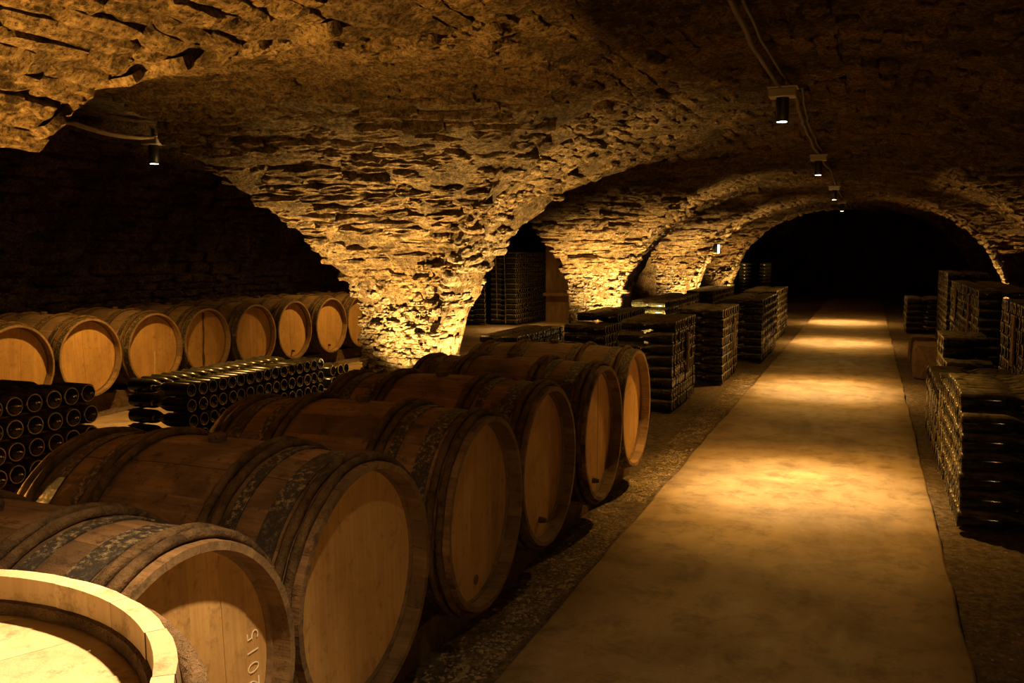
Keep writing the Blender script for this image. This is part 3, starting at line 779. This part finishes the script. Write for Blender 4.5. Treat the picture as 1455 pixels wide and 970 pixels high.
# ================================================================== LAMPS
def spot(parent, loc, target, power, col, size, blend, radius=.03):
    l = bpy.data.lights.new('lamp', 'SPOT'); l.energy = power; l.color = col; l.spot_size = math.radians(size); l.spot_blend = blend; l.shadow_soft_size = radius
    o = bpy.data.objects.new('lamp', l); COL.objects.link(o); o.parent = parent
    d = Vector(target)-Vector(loc); o.rotation_euler = d.to_track_quat('-Z', 'Y').to_euler(); o.location = loc; return o
def ceiling_spot(x, y, zl, tgt, power, label, col=AMBER, size=72, zc=2.3, hot=1.6, spill=.33, core=2.6):
    rt = root('ceiling_spotlight', label, 'spotlight', (x, y, zl), 'black spotlights along the vault')
    hs = MB().lathe([(.0, .030), (.0, .036), (.13, .036), (.135, .034)], 20).build('housing', 'black_metal', rt, True)
    jb = MB().box((0, 0, .158), (.15, .10, .05), bev=.006).build('junction_box', 'plastic', rt)
    MB().box((0, 0, .187), (.165, .115, .008), bev=.002).build('box_lid', 'plastic', jb)
    MB().lathe([(.19, .012), (zc-zl+.03, .012)], 10).build('stem', 'cable', rt)
    MB().lathe([(-.002, 0), (-.002, .028), (.004, .028)], 16).build('lens', 'lens', hs)
    d = Vector(tgt)-Vector((x, y, zl))
    spot(rt, (0, 0, -.02), d, power*hot, col, size, 1., .028)
    if core: spot(rt, (0, 0, -.021), d, power*core, CREAM, 46, 1., .028)
    spot(rt, (0, 0, -.022), d, power*spill, col, 150, 1., .028)
    return rt
ceiling_spot(-.50, 1.25, 1.98, (-.55, .75, 0), P_PATH*1.15, 'black ceiling spotlight above the upright barrel', (1.0, .70, .36), 84, hot=1.4, spill=.12, core=0)
ceiling_spot(-.49, 5.40, 2.00, (-.33, 5.03, 0), P_PATH, 'black spotlight under a pale box, the first along the ceiling cable')
ceiling_spot(-.49, 9.25, 2.00, (-.38, 8.75, 0), P_PATH, 'black spotlight under a pale box, the second along the ceiling cable')
ceiling_spot(-.50, 13.7, 2.00, (-.40, 13.3, 0), P_PATH, 'black spotlight under a pale box, the third along the ceiling cable')
ceiling_spot(-.50, 17.6, 2.00, (-.45, 17.2, 0), P_PATH, 'black spotlight under a pale box, the last along the ceiling cable')
AL = ceiling_spot(-4.84, 5.2, 1.90, (-5.15, 5.3, 0), P_PATH*.36, 'black spotlight in the side aisle above the rear barrels', AMBER, 110, 2.12, core=.5, spill=1.1)
ceiling_spot(-4.84, 8.9, 1.90, (-5.2, 8.6, 0), P_PATH*.30, 'black spotlight in the side aisle behind the broad pier', AMBER, 110, 2.12, core=0, spill=1.1)
ceiling_spot(-5.30, 13.6, 1.95, (-5.4, 13.7, 0), P_PATH*.6, 'black spotlight above the far end of the side aisle', AMBER, 90, 2.2)
def uplight(x, y, tgt, power, label, col=WARM, size=110, z=None):
    z = ground_z(x, y) if z is None else z
    rt = root('ground_uplight', label, 'uplight', (x, y, z), 'uplights at the foot of the piers')
    MB().lathe([(-.02, .05), (.05, .055), (.06, .052)], 18).build('housing', 'black_metal', rt, True)
    MB().lathe([(.055, 0), (.0605, .044), (.059, .046)], 18).build('lens', 'lens', rt)
    spot(rt, (0, 0, .085), Vector(tgt)-Vector((x, y, z+.085)), power, col, size, .9, .03)
uplight(-3.45, 5.85, (-3.42, 6.15, 1.2), P_UP*2.6, 'uplight on the ground in front of the broad pier', PALE)
uplight(-2.70, 6.62, (-2.88, 6.60, 1.2), P_UP*2.4, 'uplight on the ground at the path side of the broad pier', PALE)
uplight(-3.35, 11.45, (-3.35, 11.9, 1.2), P_UP*2.4, 'uplight in front of the pier behind the bottle stacks', PALE)
uplight(-2.62, 11.25, (-2.95, 12.2, 1.3), P_UP*2, 'uplight at the path side of the pier behind the stacks', PALE)
uplight(-3.25, 17.0, (-3.3, 17.5, 1.2), P_UP*2.2, 'uplight in front of the far pier by the wall lamp', PALE)
uplight(-2.70, 17.75, (-2.88, 17.85, 1.2), P_UP*2, 'uplight at the path side of the far pier', PALE)
uplight(-3.0, 22.1, (-3.0, 22.6, 1.3), P_UP, 'uplight in front of the farthest pier', WARM)
uplight(-2.45, 1.05, (-2.1, 1.7, 2.0), P_UP*3.2, 'uplight on the ground beside the foreground barrel row', AMBER)
uplight(2.0, 12.2, (2.05, 12.2, 1.5), P_UP*.8, 'uplight behind the long stack along the wall', WARM)
uplight(2.0, 17.7, (2.05, 17.7, 1.5), P_UP*.8, 'uplight at the far pier on the bottle wall side', WARM)
# added fill light behind the camera on the right, given a bulkhead body
bl = root('bulkhead_lamp', 'added fill lamp with a bulkhead body behind the camera', 'lamp', (1.55, -.75, 1.72))
MB().lathe([(0, .09), (.03, .09), (.04, .08)], 20).build('housing', 'black_metal', bl, True)
MB().lathe([(-.06, .02), (-.05, .055), (.0, .07), (.005, .07)], 20).build('diffuser', 'lens', bl, True)
MB().lathe([(.04, .014), (.40, .014)], 10).build('stem', 'cable', bl)
spot(bl, (0, 0, -.09), (-2.0, 3.2, -1.1), P_FILL, AMBER, 150, 1., .06)
# small wall lamp on the far pier
q = strip_pt(4, -.62, .25)
wl = root('wall_lamp', 'small bright bulkhead lamp on the edge of the far arch', 'lamp', (q.x+.05, q.y-.02, q.z-.05))
MB().box((0, 0, 0), (.10, .20, .22), bev=.02).build('housing', 'black_metal', wl)
MB().box((.052, -.01, -.02), (.03, .15, .17), bev=.012).build('diffuser', 'lens_cool', wl)
MB().box((-.07, 0, 0), (.10, .06, .06), bev=.01).build('bracket', 'black_metal', wl)

# cables along the vault
def cable(pts, r, label, mat='cable'):
    P_ = []
    for (a, b_) in zip(pts[:-1], pts[1:]):
        a, b_ = Vector(a), Vector(b_); n = max(int((b_-a).length/.12), 2)
        for i in range(n):
            t_ = i/n; p = a.lerp(b_, t_); p += Vector((.012*fbm(p, 2.3, 2), 0, -.03*math.sin(t_*PI)+.008*fbm(p+Vector((3, 0, 0)), 2., 2))); P_.append(p)
    P_.append(Vector(pts[-1]))
    o = MB().tube(P_, r, 8).build('ceiling_cable', mat, smooth=True); return tag(o, label, 'cable', 'cables along the vault')
zc = 2.235
cable([(-.52, -1.2, zc), (-.55, 1.2, zc), (-.52, 3.2, zc), (-.52, 5.3, zc-.03), (-.44, 5.6, zc-.03), (-.50, 7.4, zc), (-.49, 9.2, zc-.03), (-.46, 11.4, zc), (-.48, 13.6, zc-.03), (-.46, 17.5, zc-.02), (-.46, 21.8, zc)], .013, 'thick ceiling cable running from spotlight to spotlight')
cable([(-.49, -1.2, zc+.01), (-.51, 1.2, zc+.012), (-.485, 3.2, zc+.01), (-.48, 5.35, zc), (-.41, 5.7, zc), (-.47, 7.4, zc+.012), (-.46, 9.25, zc)], .008, 'thin ceiling cable running beside the thick one')
for dx, r_ in ((0, .012), (.035, .010)):
    cable([(-4.40+dx, 3.6, 2.02), (-4.55+dx, 4.2, 2.05), (-4.80+dx, 5.12, 2.075)], r_, ('thicker' if r_ > .011 else 'thinner')+' pale conduit leading to the spotlight in the side aisle', 'board')
